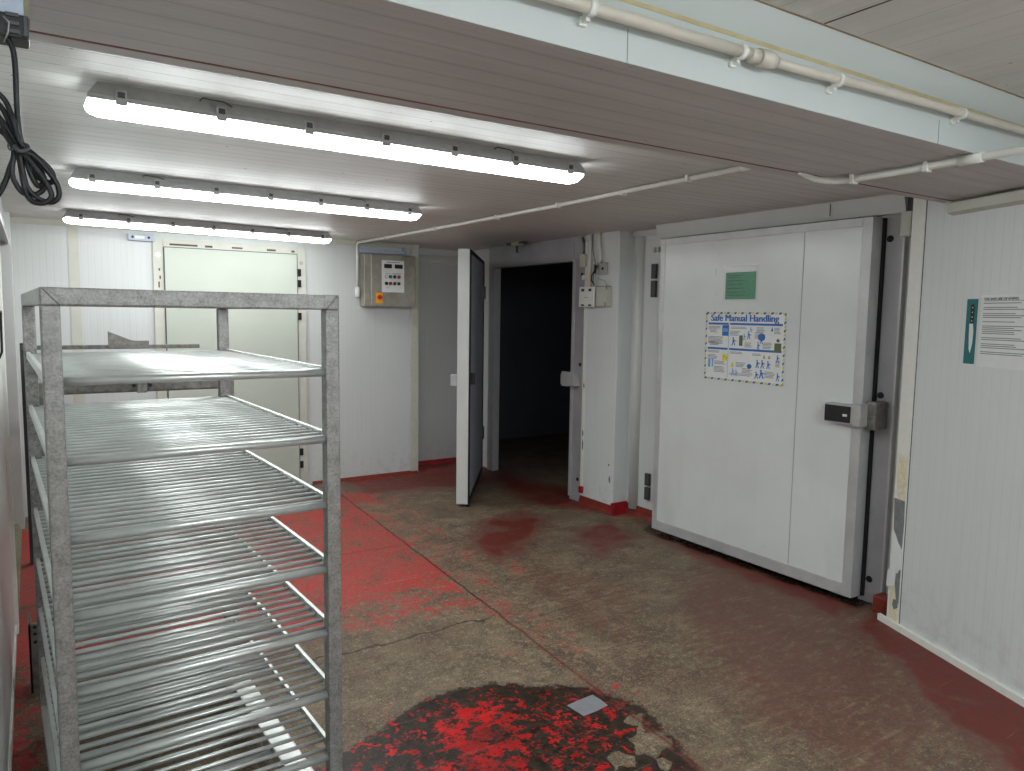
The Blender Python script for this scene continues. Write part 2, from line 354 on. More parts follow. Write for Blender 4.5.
# ------------------------------------------------------------------ floor with wear masks
def build_floor():
    def poly_sd(p, poly):
        x, y = p; ins = False; d = 1e9; n = len(poly)
        for i in range(n):
            x1, y1 = poly[i]; x2, y2 = poly[(i+1) % n]
            if (y1 > y) != (y2 > y) and x < (x2-x1)*(y-y1)/(y2-y1)+x1: ins = not ins
            ex, ey = x2-x1, y2-y1; q = max(0, min(1, ((x-x1)*ex+(y-y1)*ey)/(ex*ex+ey*ey+1e-12)))
            d = min(d, math.hypot(x-x1-q*ex, y-y1-q*ey))
        return d if ins else -d
    def soft(p, poly, w): return max(0, min(1, .5+poly_sd(p, poly)/w))
    jx = lambda y: 1.888+.0645*y
    red = [([(-.6, 3.75), (.9, 3.60), (1.2, 3.62), (1.5, 3.75), (1.8, 3.78), (jx(3.7)+.1, 3.9), (jx(4.0)+.4, 4.3), (jx(6.2)+.4, 6.0), (jx(6.2)+.2, 6.4), (1.0, 6.6), (-.6, 6.5)], .34, .63),
           ([(-.6, 3.4), (1.2, 3.42), (1.9, 3.45), (jx(3.2)+.1, 3.15), (2.35, 3.6), (2.45, 4), (2.6, 6), (-.6, 6.4)], .3, .50),
           ([(-.6, 2.7), (-.02, 2.7), (.1, 6.5), (-.6, 6.5)], .2, .60),
           ([(1.25, 2.62), (1.62, 2.70), (1.70, 2.4), (1.52, 2.1), (1.38, 1.7), (1.05, 1.7), (1.15, 2.2)], .28, .57),
           ([(.7, 2.7), (1.4, 2.8), (1.4, 1.5), (.5, 1.5)], .3, .34),
           ([(1.6, 2.7), (2.1, 2.45), (2.15, 2.1), (1.9, 1.6), (1.4, 1.5), (1.45, 2.2)], .3, .40),
           ([(1.6, 3.1), (2.0, 3.0), (2.0, 2.7), (1.6, 2.8)], .3, .33),
           ([(jx(3.4), 3.4), (2.35, 3.5), (2.35, 3.1), (2.1, 2.0), (jx(1.6), 1.6)], .2, .42),
           ([(2.5, 4.1), (2.75, 4.15), (2.7, 3.8), (2.45, 3.8)], .2, .42),
           ([(2.5, 6.65), (4.2, 6.65), (4.2, 7.3), (2.5, 7.3)], .3, .45),
           ([(3.6, 5.2), (4.1, 5.2), (4.3, 4.4), (4.1, 4.2), (3.85, 4.5)], .25, .36)]
    wet_dark = [([(.8, 2.5), (1.1, 2.63), (1.37, 2.74), (1.65, 2.72), (1.86, 2.56), (2.06, 2.42), (2.12, 2.2), (2.06, 1.95), (1.98, 1.72), (1.7, 1.0), (.2, .8), (.3, 2.0)], .22, 1.0),
           ([(-.6, 1.4), (.0, 1.4), (-.02, 3.9), (-.6, 3.9)], .4, .62),  # darker strip along the left wall beside the tall trolley
           ([(3.90, 2.35), (4.16, 2.3), (4.16, 4.3), (3.88, 4.15)], .16, .85),
           ([(2.55, 4.62), (2.75, 4.85), (3.3, 5.2), (3.42, 5.05), (2.9, 4.7), (2.6, 4.45)], .4, .36)]
    brown = [([(3.9, 2.3), (3.62, 2.25), (3.42, 1.9), (3.05, 1.45), (2.9, 1.1), (3.3, .8), (3.6, 1.3), (4, 2.2)], .2, 1.0),
             ([(4.3, 4.35), (3.85, 4.0), (3.66, 3.0), (3.68, 2.55), (3.6, 2.3), (4.3, 2.3)], .22, 1.0),
             ([(2.4, 1.2), (3.3, 1.3), (3.9, 2.3), (3.9, 3.6), (3.3, 3.3), (2.75, 2.7), (2.3, 1.9)], .5, .62),
             ([(2.3, 2.4), (2.6, 2.5), (3.2, 3.3), (2.7, 4.2), (2.35, 3.8)], .4, .5),
             ([(2.5, 4.0), (2.8, 4.1), (3.5, 4.7), (3.5, 5.2), (2.9, 5.0), (2.5, 4.5)], .3, .92),
             ([(3.1, 3.7), (3.8, 4.0), (3.9, 4.5), (3.4, 4.45)], .25, .9),
             ([(3.5, 5.3), (4.0, 4.6), (4.3, 4.3), (4.3, 5.6), (4.0, 6.7), (3.7, 6.0)], .3, .95),
             ([(2.4, 6.2), (4.2, 5.9), (4.2, 7.3), (2.4, 7.3)], .4, .98),
             ([(2.3, 6.3), (2.6, 5.7), (3.5, 6.0), (3.5, 6.6), (2.4, 6.8)], .4, .5)]
    nx, ny = 116, 206; x0, y0, st = -.8, -2.9, .05
    bm = bmesh.new(); V = []; vals = []
    for j in range(ny+1):
        for i in range(nx+1):
            x, y = x0+i*st, y0+j*st
            V.append(bm.verts.new((x, y, 0)))
            f = []
            for L in (red, wet_dark, brown):
                f.append(max([soft((x, y), P, w)*a for P, w, a in L]))
            if x > jx(y): f[2] = max(f[2], .30)
            if y < .7: f = [.45, .3, .4]
            if x > 4.3: f = [.1, .0, .2]
            if .45 < math.hypot((x-1.87)/.12, (y-1.97)/.07) < 0: f[1] = 0
            for bx, by, br in ((1.95, 1.99, .055), (1.79, 1.96, .045), (2.0, 2.14, .035), (1.66, 1.90, .03), (1.90, 1.86, .03)):
                dd = math.hypot(x-bx, y-by)
                if dd < br*1.6: f[1] *= max(0, dd/br/1.6-.3); f[0] *= .3
            if x > jx(y)+.01 and y < 6 and x < 2.6: f[0] = min(f[0], .37)
            vals.append(f)
    for j in range(ny):
        for i in range(nx):
            a = j*(nx+1)+i; bm.faces.new((V[a], V[a+1], V[a+nx+2], V[a+nx+1]))
    me = bpy.data.meshes.new('floor'); bm.to_mesh(me); bm.free()
    ca = me.color_attributes.new('wear', 'FLOAT_COLOR', 'POINT')
    for k, f in enumerate(vals): ca.data[k].color = (f[0], f[1], f[2], 1)
    me.materials.append(M['floor'])
    o = bpy.data.objects.new('floor', me); COL.objects.link(o); return struct(o)
build_floor()
# interior of the store behind the small door has its own floor patch further out
struct(MB().box((4.1, 4.3, -.03), (8.2, 8.3, -.004)).obj('floor_store', 'floor'))

# ------------------------------------------------------------------ ceiling, soffit, bulkhead
struct(MB().box((XL-.5, YE-.05, ZC), (4.5, 7.5, ZC+.06)).obj('ceiling', 'ceiling'))
sf = struct(MB().box((XL-.5, YA+.004, ZS), (4.5, YE, ZC+.001)).obj('ceiling_soffit', 'soffit'))
MB().box((XL, YJ-.004, ZS-.0015), (4.2, YJ+.004, ZS+.001)).obj('sealant_joint', 'redseal', sf)
bk = struct(MB().box((XL-.5, YA, ZS), (4.2, YA+.004, 2.362)).box((XL-.5, YA+.004, 2.30), (4.2, YA+.03, 2.362)).obj('ceiling_bulkhead', 'bulk'))
MB().prism([(YA+.03, 2.362), (YA, 2.362), (YA-.052, ZU), (YA+.03, ZU)], 'x', XL-.5, 4.2).obj('coving', 'bulk', bk)
MB().prism([(YA+.002, 2.352), (YA-.0015, 2.356), (YA-.004, 2.364), (YA, 2.366)], 'x', XL, 4.2).obj('sealant_line', 'tan', bk)
MB().box((XL, YA-.057, ZU-.002), (4.2, YA-.052, ZU+.001)).obj('sealant_line', 'brownseal', bk)
MB().box((1.165, YA-.0012, ZS), (1.1665, YA, 2.30)).box((2.51, YA-.0012, ZS), (2.5115, YA, 2.30)).obj('panel_joint', 'ink', bk)
up = struct(MB().box((XL-.5, YR, ZU), (4.6, YA+.03, ZU+.06)).obj('ceiling_upper', 'upper'))
MB().box((1.797, YR, ZU-.0015), (1.802, YA-.06, ZU+.001)).obj('panel_joint', 'dgrey', up)

# ------------------------------------------------------------------ walls
wb = struct(MB().box((XL-.5, YB, 0), (XSTEP, YB+.4, ZC+.02)).obj('wall_back', 'wall'))
MB().prism([(YB, 2.29), (YB-.012, 2.285), (YB-.03, ZC), (YB, ZC)], 'x', XL, XSTEP).obj('cornice', 'cream', wb)
MB().box((.268, YB-.006, 0), (.342, YB, 2.29)).obj('cover_strip', 'cream', wb)
MB().box((3.225, YB-.008, 0), (XSTEP+.006, YB+.02, 2.29)).obj('cover_strip', 'cream', wb)
for x in (3.27,):
    s = MB()
    for k in range(11): s.disc((x, YB-.008, .15+k*.2), (0, -1, 0), .006, .003, 8)
    s.obj('rivets', 'grey', wb)
w2 = struct(MB().box((XSTEP-.02, YB2, 0), (4.10, YB2+.3, ZC+.02)).obj('wall_back_recess', 'wall'))
MB().box((XSTEP, YB2-.05, 2.27), (4.06, YB2, ZC)).obj('cornice', 'trimwhite', w2)
MB().box((XSTEP, YB2-.02, 2.18), (4.06, YB2, 2.235)).obj('cornice', 'trimwhite', w2)
MB().box((XSTEP, YB2-.01, .0), (XSTEP+.05, YB2, 2.18)).obj('cover_strip', 'cream', w2)
# left wall: near sheeting, doorway with kerb, post, lintel
wl = struct(MB().box((XL-.5, YR, 0), (XL, 4.5, ZC+.3)).obj('wall_left', 'wall_plain'))
MB().box((XL-.01, 4.38, 0), (XL+.016, 4.51, 2.14), bev=.003).obj('edge_strip', 'white', wl)
MB().box((XL-.02, 1.0, 0), (XL+.008, 4.38, .05)).obj('base_strip', 'white', wl)
wl2 = struct(MB().box((XL-.5, 4.5, 0), (XL-.35, YB, ZC)).obj('wall_left_recess', 'dark'))
struct(MB().box((XL-.35, 4.5, 2.12), (XL, YB, ZC)).box((XL, 4.16, 2.10), (XL+.02, 6.5, 2.13)).obj('trim_1', 'wall_plain'), 'white lintel over the doorway in the left wall')
struct(MB().box((XL-.06, 6.5, 0), (XL+.03, YB, ZC), bev=.003).obj('trim_2', 'trimwhite'), 'white corner post beyond the doorway in the left wall')
struct(MB().prism([(XL-.35, 0), (XL+.012, 0), (XL-.01, .045), (XL-.35, .06)], 'y', 4.74, 6.5).obj('trim_3', 'kerb'), 'low greenish concrete kerb across the left doorway')
# wall behind the camera
struct(MB().box((XL-.5, YR-.2, 0), (4.4, YR, ZU+.1)).obj('wall_front', 'wall'))

# right side: recessed wall behind the big door, column, small doorway, set-back wall
wr = struct(MB().box((4.15, 2.1, 0), (4.45, 4.62, ZC+.02)).obj('wall_right', 'wall_y'))
MB().tube([(4.15, 4.505, .06), (4.15, 4.505, 2.28), (4.15, 4.505, 2.295)], [.045, .045, .02], 18).obj('half_round_cover', 'trimwhite', wr)
for z0, z1 in ((1.80, 1.93), (1.945, 2.06), (.17, .27), (.285, .385)):
    MB().box((4.125, 4.31, z0), (4.149, 4.36, z1), bev=.003).obj('hinge_block', 'dgrey', wr)
for z in (2.17, 2.2):
    MB().box((4.13, 4.29+(z-2.17)*1.4, 2.15), (4.15, 4.315+(z-2.17)*1.4, 2.19), bev=.002).obj('clip', 'cream', wr)
MB().box((4.13, 4.06, 2.29), (4.15, 4.62, 2.33), bev=.003).obj('cornice', 'trimwhite', wr)
cl = struct(MB().box((4.0, 4.595, .0), (4.45, 5.03, ZC+.02), bev=.002).obj('wall_pier', 'wall_y'))
MB().box((3.994, 4.589, 2.27), (4.16, 5.03, ZC)).obj('cornice', 'trimwhite', cl)
MB().box((3.997, 5.0, .02), (4.02, 5.035, 2.27)).obj('cover_strip', 'white', cl)
for (y, z, h) in ((5.012, 1.02, .05), (5.013, .60, .06), (5.010, .48, .1), (4.645, .26, .06), (4.66, .40, .02)):
    MB().prism([(y-.008, z), (y+.006, z+.01), (y+.008, z+h*.6), (y-.002, z+h), (y-.010, z+h*.5)], 'x', 3.9955, 4.0).obj('chip', 'scuff', cl)
ws = struct(MB().box((4.06, 6.655, 0), (4.11, YB2+.1, ZC)).box((4.06, 5.0, 2.16), (4.11, 6.7, ZC)).obj('wall_store', 'wall_y'))
# store room behind the open door
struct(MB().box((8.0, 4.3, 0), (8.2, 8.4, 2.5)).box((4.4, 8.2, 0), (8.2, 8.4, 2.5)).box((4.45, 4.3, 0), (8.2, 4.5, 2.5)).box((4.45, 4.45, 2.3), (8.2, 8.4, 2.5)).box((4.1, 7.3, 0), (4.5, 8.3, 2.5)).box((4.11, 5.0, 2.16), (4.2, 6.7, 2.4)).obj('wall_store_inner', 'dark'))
# frame of the small doorway
df = struct(MB().box((4.02, 5.02, 0), (4.36, 5.215, 2.33), bev=.003).obj('trim_4', 'framegrey'), 'grey right jamb of the open doorway')
MB().box((4.012, 5.19, .03), (4.04, 5.225, 2.14)).obj('lip', 'alu', df)
for z in (.2, 1.22, 2.0):
    MB().disc((4.02, 5.10, z), (-1, 0, 0), .016, .003, 14).obj('screw_hole', 'black', df)
st = MB().box((3.95, 5.10, 1.03), (4.02, 5.19, 1.14), bev=.006).box((3.96, 5.19, 1.02), (3.985, 5.29, 1.15), bev=.004).box((3.957, 5.27, 1.035), (3.99, 5.30, 1.13), bev=.004).obj('latch_keeper', 'alu', df)
struct(MB().box((4.02, 6.555, 0), (4.10, 6.66, 2.33), bev=.003).obj('trim_5', 'framegrey'), 'grey left jamb of the open doorway')
struct(MB().box((4.015, 5.215, 2.12), (4.10, 6.555, 2.33), bev=.003).obj('trim_6', 'framegrey'), 'grey header of the open doorway')
# red plinth strips
def plinth(n, pts, h=.075, w=.028, mat='plinth'):
    b = MB()
    for (x1, y1), (x2, y2) in zip(pts, pts[1:]):
        d = Vector((x2-x1, y2-y1, 0)).normalized(); nn = Vector((-d.y, d.x, 0))
        a = Vector((x1, y1, 0))-d*.0; e = Vector((x2, y2, 0))+d*.0
        sec = ((0, 0), (w, 0), (w*.55, h*.4), (.006, h), (0, h))
        A = [b.bm.verts.new(a+nn*u+Vector((0, 0, v))) for u, v in sec]; B = [b.bm.verts.new(e+nn*u+Vector((0, 0, v))) for u, v in sec]
        b.bm.faces.new(A); b.bm.faces.new(B[::-1])
        for i in range(5): b.bm.faces.new((A[i], B[i], B[(i+1) % 5], A[(i+1) % 5]))
    return struct(b.obj(n, mat))
plinth('baseboard_back', [(XSTEP, YB), (2.2, YB)][::1], .03, .02, 'rednotch')
plinth('baseboard_recess', [(4.06, YB2), (XSTEP, YB2)], .045)
plinth('baseboard_pier', [(4.0, 4.57), (4.0, 5.03)], .075, .028, 'rednotch')
plinth('baseboard_pier_side', [(4.15, 4.595), (3.975, 4.595)], .10, .03)
plinth('baseboard_right', [(4.15, 4.04), (4.15, 4.62)], .09, .03, 'rednotch')
MB().box((3.975, 4.985, .10), (4.0, 5.03, .16), bev=.006).obj('plinth_stub', 'plinth', cl)

# angled wall with notices
def wall_prism(t0, t1, z0, z1, o0, o1, b=None):
    b = b or MB()
    c = [wpt(t0, 0, o0), wpt(t1, 0, o0), wpt(t1, 0, o1), wpt(t0, 0, o1)]
    A = [b.bm.verts.new(p+Vector((0, 0, z0))) for p in c]; B = [b.bm.verts.new(p+Vector((0, 0, z1))) for p in c]
    b.bm.faces.new(A); b.bm.faces.new(B)
    for i in range(4): b.bm.faces.new((A[i], A[(i+1) % 4], B[(i+1) % 4], B[i]))
    return b
wa = struct(wall_prism(.045, 5.3, 0, ZU+.1, -.45, 0).obj('wall_angled', 'wall_y'))
wall_prism(.035, .125, .02, ZS+.10, -.02, .006).obj('end_cover', 'white', wa)
wall_prism(.125, .130, .02, ZS+.10, -.001, .0012).obj('panel_joint', 'inkd', wa)
wall_prism(-.02, 4.8, 0, .035, -.001, .018).obj('base_strip', 'white', wa)
b = MB(); sec = [(0, 0), (.035, .012), (.035, .055), (0, .07)]
A_ = [b.bm.verts.new(wpt(.30, 2.155+v, u)) for u, v in sec]; B_ = [b.bm.verts.new(wpt(4.5, 2.155+v, u)) for u, v in sec]
b.bm.faces.new(A_); b.bm.faces.new(B_)
for i in range(4): b.bm.faces.new((A_[i], A_[(i+1) % 4], B_[(i+1) % 4], B_[i]))
b.obj('cornice', 'cream', wa)
def chip(name, pts, mat, off=.0075, th=.002):
    b = MB()
    A = [b.bm.verts.new(wpt(t, z, off)) for t, z in pts]; B = [b.bm.verts.new(wpt(t, z, off-th)) for t, z in pts]
    b.bm.faces.new(A); b.bm.faces.new(B[::-1]); n = len(pts)
    for i in range(n): b.bm.faces.new((A[i], A[(i+1) % n], B[(i+1) % n], B[i]))
    return b.obj(name, mat, wa)
chip('bare_foam', [(.055, .95), (.09, .93), (.118, .945), (.122, .80), (.115, .70), (.06, .70), (.05, .80)], 'foam')
chip('bare_patch', [(.04, .70), (.118, .70), (.122, .58), (.118, .44), (.09, .47), (.05, .53)], 'scuff')
chip('torn_skin', [(.04, .51), (.07, .50), (.11, .43), (.115, .34), (.10, .30), (.04, .33)], 'paper', .0085)
chip('bare_patch', [(.09, .31), (.12, .33), (.12, .14), (.1, .16), (.085, .24)], 'scuff', .0082)
chip('bare_foam', [(.045, .25), (.085, .27), (.12, .24), (.12, .03), (.055, .04), (.05, .14)], 'foam', .0078)
chip('torn_skin', [(.028, .30), (.09, .345), (.082, .23), (.022, .205)], 'paper', .011)
chip('bare_patch', [(.08, .155), (.11, .16), (.118, .12), (.09, .10), (.075, .12)], 'scuff', .0086)
struct(MB().box((3.94, 2.20, 0), (4.03, 2.285, .10), bev=.012).obj('trim_9', 'rednotch'), 'broken dark red corner stub beside the big door frame')

# ------------------------------------------------------------------ big sliding cold store door (right)
f1 = struct(MB().box((4.05, 2.295, 0), (4.15, 2.44, 2.26), bev=.004).obj('trim_7', 'framegrey'), 'grey upright frame on the right of the big closed door')
MB().box((4.035, 2.285, .02), (4.07, 2.297, 2.24)).obj('ridge', 'alu', f1)
MB().box((4.07, 2.10, .0), (4.15, 2.287, 2.33)).obj('infill', 'trimwhite', f1)
for z in (2.10, 1.22, .14):
    MB().disc((4.05, 2.375, z), (-1, 0, 0), .019, .004, 16).obj('bolt_hole', 'blacksoft', f1)
MB().box((3.98, 2.225, 2.10), (4.05, 2.285, 2.235), bev=.008).obj('corner_block', 'cream', f1)
MB().box((4.0, 2.225, 2.24), (4.04, 2.26, 2.325)).obj('bracket', 'dgrey', f1)  # dark block stands in for the shaded gap above the corner block
f2 = struct(MB().prism([(3.96, ZC), (4.15, ZC), (4.15, 2.23), (3.99, 2.23)], 'y', 2.262, 4.15).obj('trim_8', 'trimwhite'), 'white header box above the big closed door')
MB().box((3.962, 2.70, 2.25), (3.966, 2.704, 2.325)).obj('panel_joint', 'dgrey', f2)
d1 = bpy.data.objects.new('door_1', None); COL.objects.link(d1); d1.location = (4.0, 3.23, 0)
struct(d1, 'closed wide white cold store door with a safety poster and a green notice')
d1['category'] = 'door'
def rel(o, root):
    o.parent = root; o.matrix_parent_inverse = Matrix.Translation(-Vector(root.location)) if root.rotation_euler.z == 0 else root.matrix_world.inverted()
    return o
DX, DY0, DY1, DZ0, DZ1 = 3.93, 2.41, 4.06, .035, 2.218
rel(MB().box((DX+.003, DY0+.05, DZ0+.06), (DX+.09, DY1-.045, DZ1-.045)).obj('leaf_panel', 'doorskin'), d1)
b = MB()
for a, c in (((DX, DY0, DZ0), (DX+.095, DY0+.06, DZ1)), ((DX, DY1-.05, DZ0), (DX+.095, DY1, DZ1)), ((DX, DY0+.06, DZ0), (DX+.095, DY1-.05, DZ0+.075)), ((DX, DY0+.06, DZ1-.05), (DX+.095, DY1-.05, DZ1))):
    b.box(a, c, bev=.004)
rel(b.obj('edge_frame', 'alu'), d1)
rel(MB().box((DX+.001, 2.84, DZ0+.075), (DX+.004, 2.8418, DZ1-.05)).obj('seam', 'ink'), d1)
rel(MB().box((DX+.095, DY0-.012, DZ0), (DX+.119, DY1-.02, DZ1-.002)).obj('gasket', 'blacksoft'), d1)
lk = MB().box((3.865, 2.42, 1.055), (3.93, 2.602, 1.165), bev=.006).obj('lock', 'grey')
rel(lk, d1)
l2 = MB().box((3.861, 2.436, 1.063), (3.868, 2.598, 1.157), bev=.003).obj('lock_face', 'black'); l2.parent = lk
l3 = MB().box((3.859, 2.455, 1.098), (3.862, 2.482, 1.112), bev=.001).obj('lock_badge', 'white'); l3.parent = lk
rel(MB().box((3.858, 2.375, 1.045), (3.95, 2.424, 1.175), bev=.012).obj('lock_end', 'grey'), d1)
kp = MB().box((3.93, 2.325, 1.03), (4.05, 2.387, 1.19), bev=.012).obj('latch_keeper', 'galv_dull', f1)
b = MB()
for (y, z, h) in ((3.52, 1.93, .05), (3.515, 1.79, .03), (3.51, 1.70, .02), (3.5, 2.06, .03), (3.02, .17, .012), (3.4, 2.12, .01)):
    b.box((DX+.0015, y, z), (DX+.004, y+.006, z+h))
rel(b.obj('scuff', 'alu'), d1)

# ------------------------------------------------------------------ small open door
d2 = bpy.data.objects.new('door_2', None); COL.objects.link(d2); struct(d2, 'open narrow cold store door with white edge and dark inner face'); d2['category'] = 'door'
hx, hy = 3.90, 6.575; tx, ty = 3.072, 5.402
ang = math.atan2(ty-hy, tx-hx); L2 = math.hypot(tx-hx, ty-hy)
d2.location = (hx, hy, 0); d2.rotation_euler = (0, 0, ang)
# local x from hinge to tip; local -y/+y thickness: inner face at y=0 faces the opening
TH = .098
MB().box((0, -TH+.006, .03), (L2-.004, -.004, 2.18)).obj('leaf_panel', 'doorskin', d2)
MB().box((L2-.02, -TH, .025), (L2, 0, 2.185), bev=.003).obj('edge_frame', 'trimwhite', d2)
MB().box((.03, -.006, .06), (L2-.03, .004, 2.15)).obj('inner_face', 'innerdoor', d2)
b = MB()
for a, c in (((0, -.004, .03), (L2-.004, .014, .06)), ((0, -.004, 2.15), (L2-.004, .014, 2.18)), ((0, -.004, .06), (.03, .014, 2.15)), ((L2-.034, -.004, .06), (L2-.004, .014, 2.15))):
    b.box(a, c, bev=.003)
b.obj('gasket', 'blacksoft', d2)
MB().box((L2-.06, -.014, .005), (L2-.005, .012, .032)).obj('floor_sweep', 'blacksoft', d2)
MB().box((L2-.02, -TH-.055, 1.04), (L2+.005, -TH, 1.14), bev=.006).box((L2-.12, -TH-.035, 1.05), (L2-.02, -TH, 1.12), bev=.006).obj('latch', 'alu', d2)
MB().box((L2-.10, .004, 1.05), (L2-.05, .045, 1.15), bev=.008).obj('inside_release', 'black', d2)
for z in (.35, 1.8):
    MB().box((-.05, -.05, z), (.05, .025, z+.13), bev=.008).obj('hinge', 'dgrey', d2)

# ------------------------------------------------------------------ cream door in the back wall
d3 = bpy.data.objects.new('door_3', None); COL.objects.link(d3); struct(d3, 'closed cream cold store door in the back wall behind the shelf trolley'); d3['category'] = 'door'
MB().box((.955, YB-.045, .02), (2.066, YB, 2.165), bev=.004).obj('leaf_panel', 'creamdoor', d3)
b = MB().box((.87, YB-.03, 0), (.95, YB, 2.235), bev=.003).box((2.072, YB-.03, 0), (2.15, YB, 2.235), bev=.003).box((.95, YB-.03, 2.17), (2.072, YB, 2.235), bev=.003)
b.obj('frame', 'cream', d3)
b = MB(); 
for x, w in ((1.0, .22), (1.28, .06), (1.5, .09), (1.8, .08), (2.02, .03)):
    b.box((x, YB-.0315, 2.185+random.uniform(-.004, .01)), (x+w, YB-.0295, 2.20))
for x, z, h in ((.905, 1.83, .05), (.915, 1.90, .03), (.90, 1.74, .06), (.93, 1.70, .1), (.91, 1.97, .02)):
    b.box((x, YB-.0315, z), (x+.012, YB-.0295, z+h))
b.obj('rust_chip', 'rust', d3)
MB().disc((.907, YB-.03, 2.10), (0, -1, 0), .022, .01, 18).obj('cap', 'white', d3)
MB().disc((2.108, YB-.03, 2.09), (0, -1, 0), .018, .008, 18).obj('cap', 'grey', d3)
for z in (1.97, 1.87, 1.57, .30, .18):
    MB().box((2.075, YB-.042, z), (2.105, YB-.03, z+.065), bev=.003).obj('hinge_slot', 'blacksoft', d3)
MB().box((.95, YB-.047, .0), (.957, YB-.03, 2.165)).box((2.066, YB-.04, .0), (2.072, YB-.03, 2.165)).box((.955, YB-.04, 2.165), (2.07, YB-.03, 2.171)).obj('gasket', 'dgrey', d3)

# ------------------------------------------------------------------ light fittings
def make_light(label, cx, cy, rz, length=1.93, z=ZC, group='fluorescent ceiling lights', lamp='lamp'):
    t = thing('fluorescent_light', label, 'ceiling light', (cx, cy, z), rz, group)
    h = length/2
    b = MB(); sec = [(-.045, 0), (-.066, -.042), (-.066, -.055), (.066, -.055), (.066, -.042), (.045, 0)]
    A = [b.bm.verts.new((-h+(.03 if abs(u) < .05 else .0), u, v)) for u, v in sec]; B = [b.bm.verts.new((h-(.03 if abs(u) < .05 else .0), u, v)) for u, v in sec]
    b.bm.faces.new(A); b.bm.faces.new(B[::-1])
    for i in range(6): b.bm.faces.new((A[i], A[(i+1) % 6], B[(i+1) % 6], B[i]))
    b.obj('housing', 'housing', t)
    b = MB(); n = 8; prof = [(math.cos(PI*k/n)*.060, -.055-math.sin(PI*k/n)*.038) for k in range(n+1)]
    rings = []
    for x, s in ((-h+.002, .55), (-h+.012, .82), (-h+.04, 1), (h-.04, 1), (h-.012, .82), (h-.002, .55)):
        rings.append([b.bm.verts.new((x, u*(.8+.2*s), -.055+(v+.055)*s)) for u, v in prof])
    for Ra, Rb in zip(rings, rings[1:]):
        for i in range(n):
            f = b.bm.faces.new((Ra[i], Ra[i+1], Rb[i+1], Rb[i])); f.smooth = True
    b.bm.faces.new(rings[0]); b.bm.faces.new(rings[-1][::-1])
    b.obj('diffuser', lamp, t)
    for k in range(7):
        x = -h+.09+k*(length-.18)/6
        for sd in (-1, 1):
            c = MB().box((x-.016, sd*.0655, -.066), (x+.016, sd*.0725, -.02), bev=.002).box((x-.010, sd*.072, -.045), (x+.010, sd*.075, -.028), mi=1).obj('clip', ['housing', 'dgrey'], t)
    for x in (-h*.62, h*.55):
        MB().tube([(x-.05, -.062, -.012), (x-.045, -.078, -.006), (x+.02, -.078, -.008), (x+.05, -.06, -.014)], .0022, 6).obj('hanging_wire', 'dgrey', t)
    return t
make_light('long fluorescent ceiling light nearest the dropped soffit, largest of the three', 1.13, 2.69, R(1.6))
make_light('long fluorescent ceiling light between two others, middle of the three', 1.15, 4.35, R(3.2))
make_light('long fluorescent ceiling light closest to the back wall, over the cream door', 1.215, 6.24, R(7.2), 2.0)
for lx, ly, lab in ((.2, -.9, 'fluorescent ceiling light on the upper ceiling nearest the bulkhead'), (1.7, -.75, 'fluorescent ceiling light on the upper ceiling near the angled wall'), (2.0, -1.7, 'fluorescent ceiling light on the upper ceiling close beside the angled wall'), (.6, -2.1, 'fluorescent ceiling light on the upper ceiling by the rear wall')):
    make_light(lab, lx, ly, 0, 1.1, ZU, None, 'lamp_hi')

# ------------------------------------------------------------------ pipes and conduits
t = thing('water_pipe', 'thick cream painted pipe clipped along the white bulkhead', 'pipe', (1.5, YA-.035, 2.31))
pz = lambda x: 2.302+.0085*(x-.7) if x < 1.6 else 2.303+.011*(x-1.6)+.012
PY = YA-.033
b = MB().tube([(-.1, PY, pz(.0)-.01), (.7, PY, pz(.7)), (1.2, PY, pz(1.2)), (1.545, PY, pz(1.5))], .0145, 14)
b.tube([(1.62, PY, 2.308), (1.80, PY, 2.309), (2.0, PY, 2.318), (2.6, PY, 2.326), (3.2, PY, 2.334), (3.49, PY, 2.337)], .0125, 14)
rel(b.obj('pipe_run', 'pipe'), t)
rel(MB().tube([(1.54, PY, 2.307), (1.545, PY, 2.307), (1.57, PY, 2.307)], [.013, .019, .019], 8).tube([(1.572, PY, 2.307), (1.603, PY, 2.308), (1.605, PY, 2.308), (1.638, PY, 2.309)], [.022, .022, .024, .018], 12).obj('union_fitting', 'pipe'), t)
for x in (1.03, 1.51, 1.91, 2.58, 3.3):
    z = 2.304 if x < 1.2 else 2.308 if x < 1.6 else 2.309+(x-1.8)*.02
    rel(MB().tube([(x-.009, PY, z), (x+.009, PY, z)], .0185, 14).box((x-.006, PY+.006, z-.026), (x+.006, YA, z-.01), bev=.002).box((x-.010, YA-.010, z-.030), (x+.010, YA, z-.018), bev=.002).obj('pipe_clip', 'white'), t)
t = thing('conduit', 'long thin white conduit along the ceiling down to the control panel', 'conduit', (2.7, 4.5, ZC))
CX0 = 2.648; CY0 = YB-.035
b = MB().tube([(2.69, 2.25, ZC-.016), (2.70, 2.9, ZC-.016), (2.72, 3.7, ZC-.017), (2.71, 5.0, ZC-.017), (2.675, 6.4, ZC-.018), (CX0, CY0-.05, ZC-.018), (CX0, CY0-.015, ZC-.03), (CX0, CY0, ZC-.065), (CX0, CY0, 1.86)], .0125, 12)
rel(b.obj('pipe_run', 'pvc'), t)
rel(MB().tube([(CX0, CY0, 1.89), (CX0, CY0, 1.87), (CX0, CY0, 1.80), (CX0, CY0, 1.79)], [.014, .024, .024, .016], 12).obj('end_gland', 'pvc'), t)
rel(MB().tube([(2.69, 2.28, ZC-.016), (2.69, 2.22, ZC-.016), (2.69, 2.14, ZC-.018)], [.016, .013, .005], 10).obj('end_cap', 'pvc'), t)
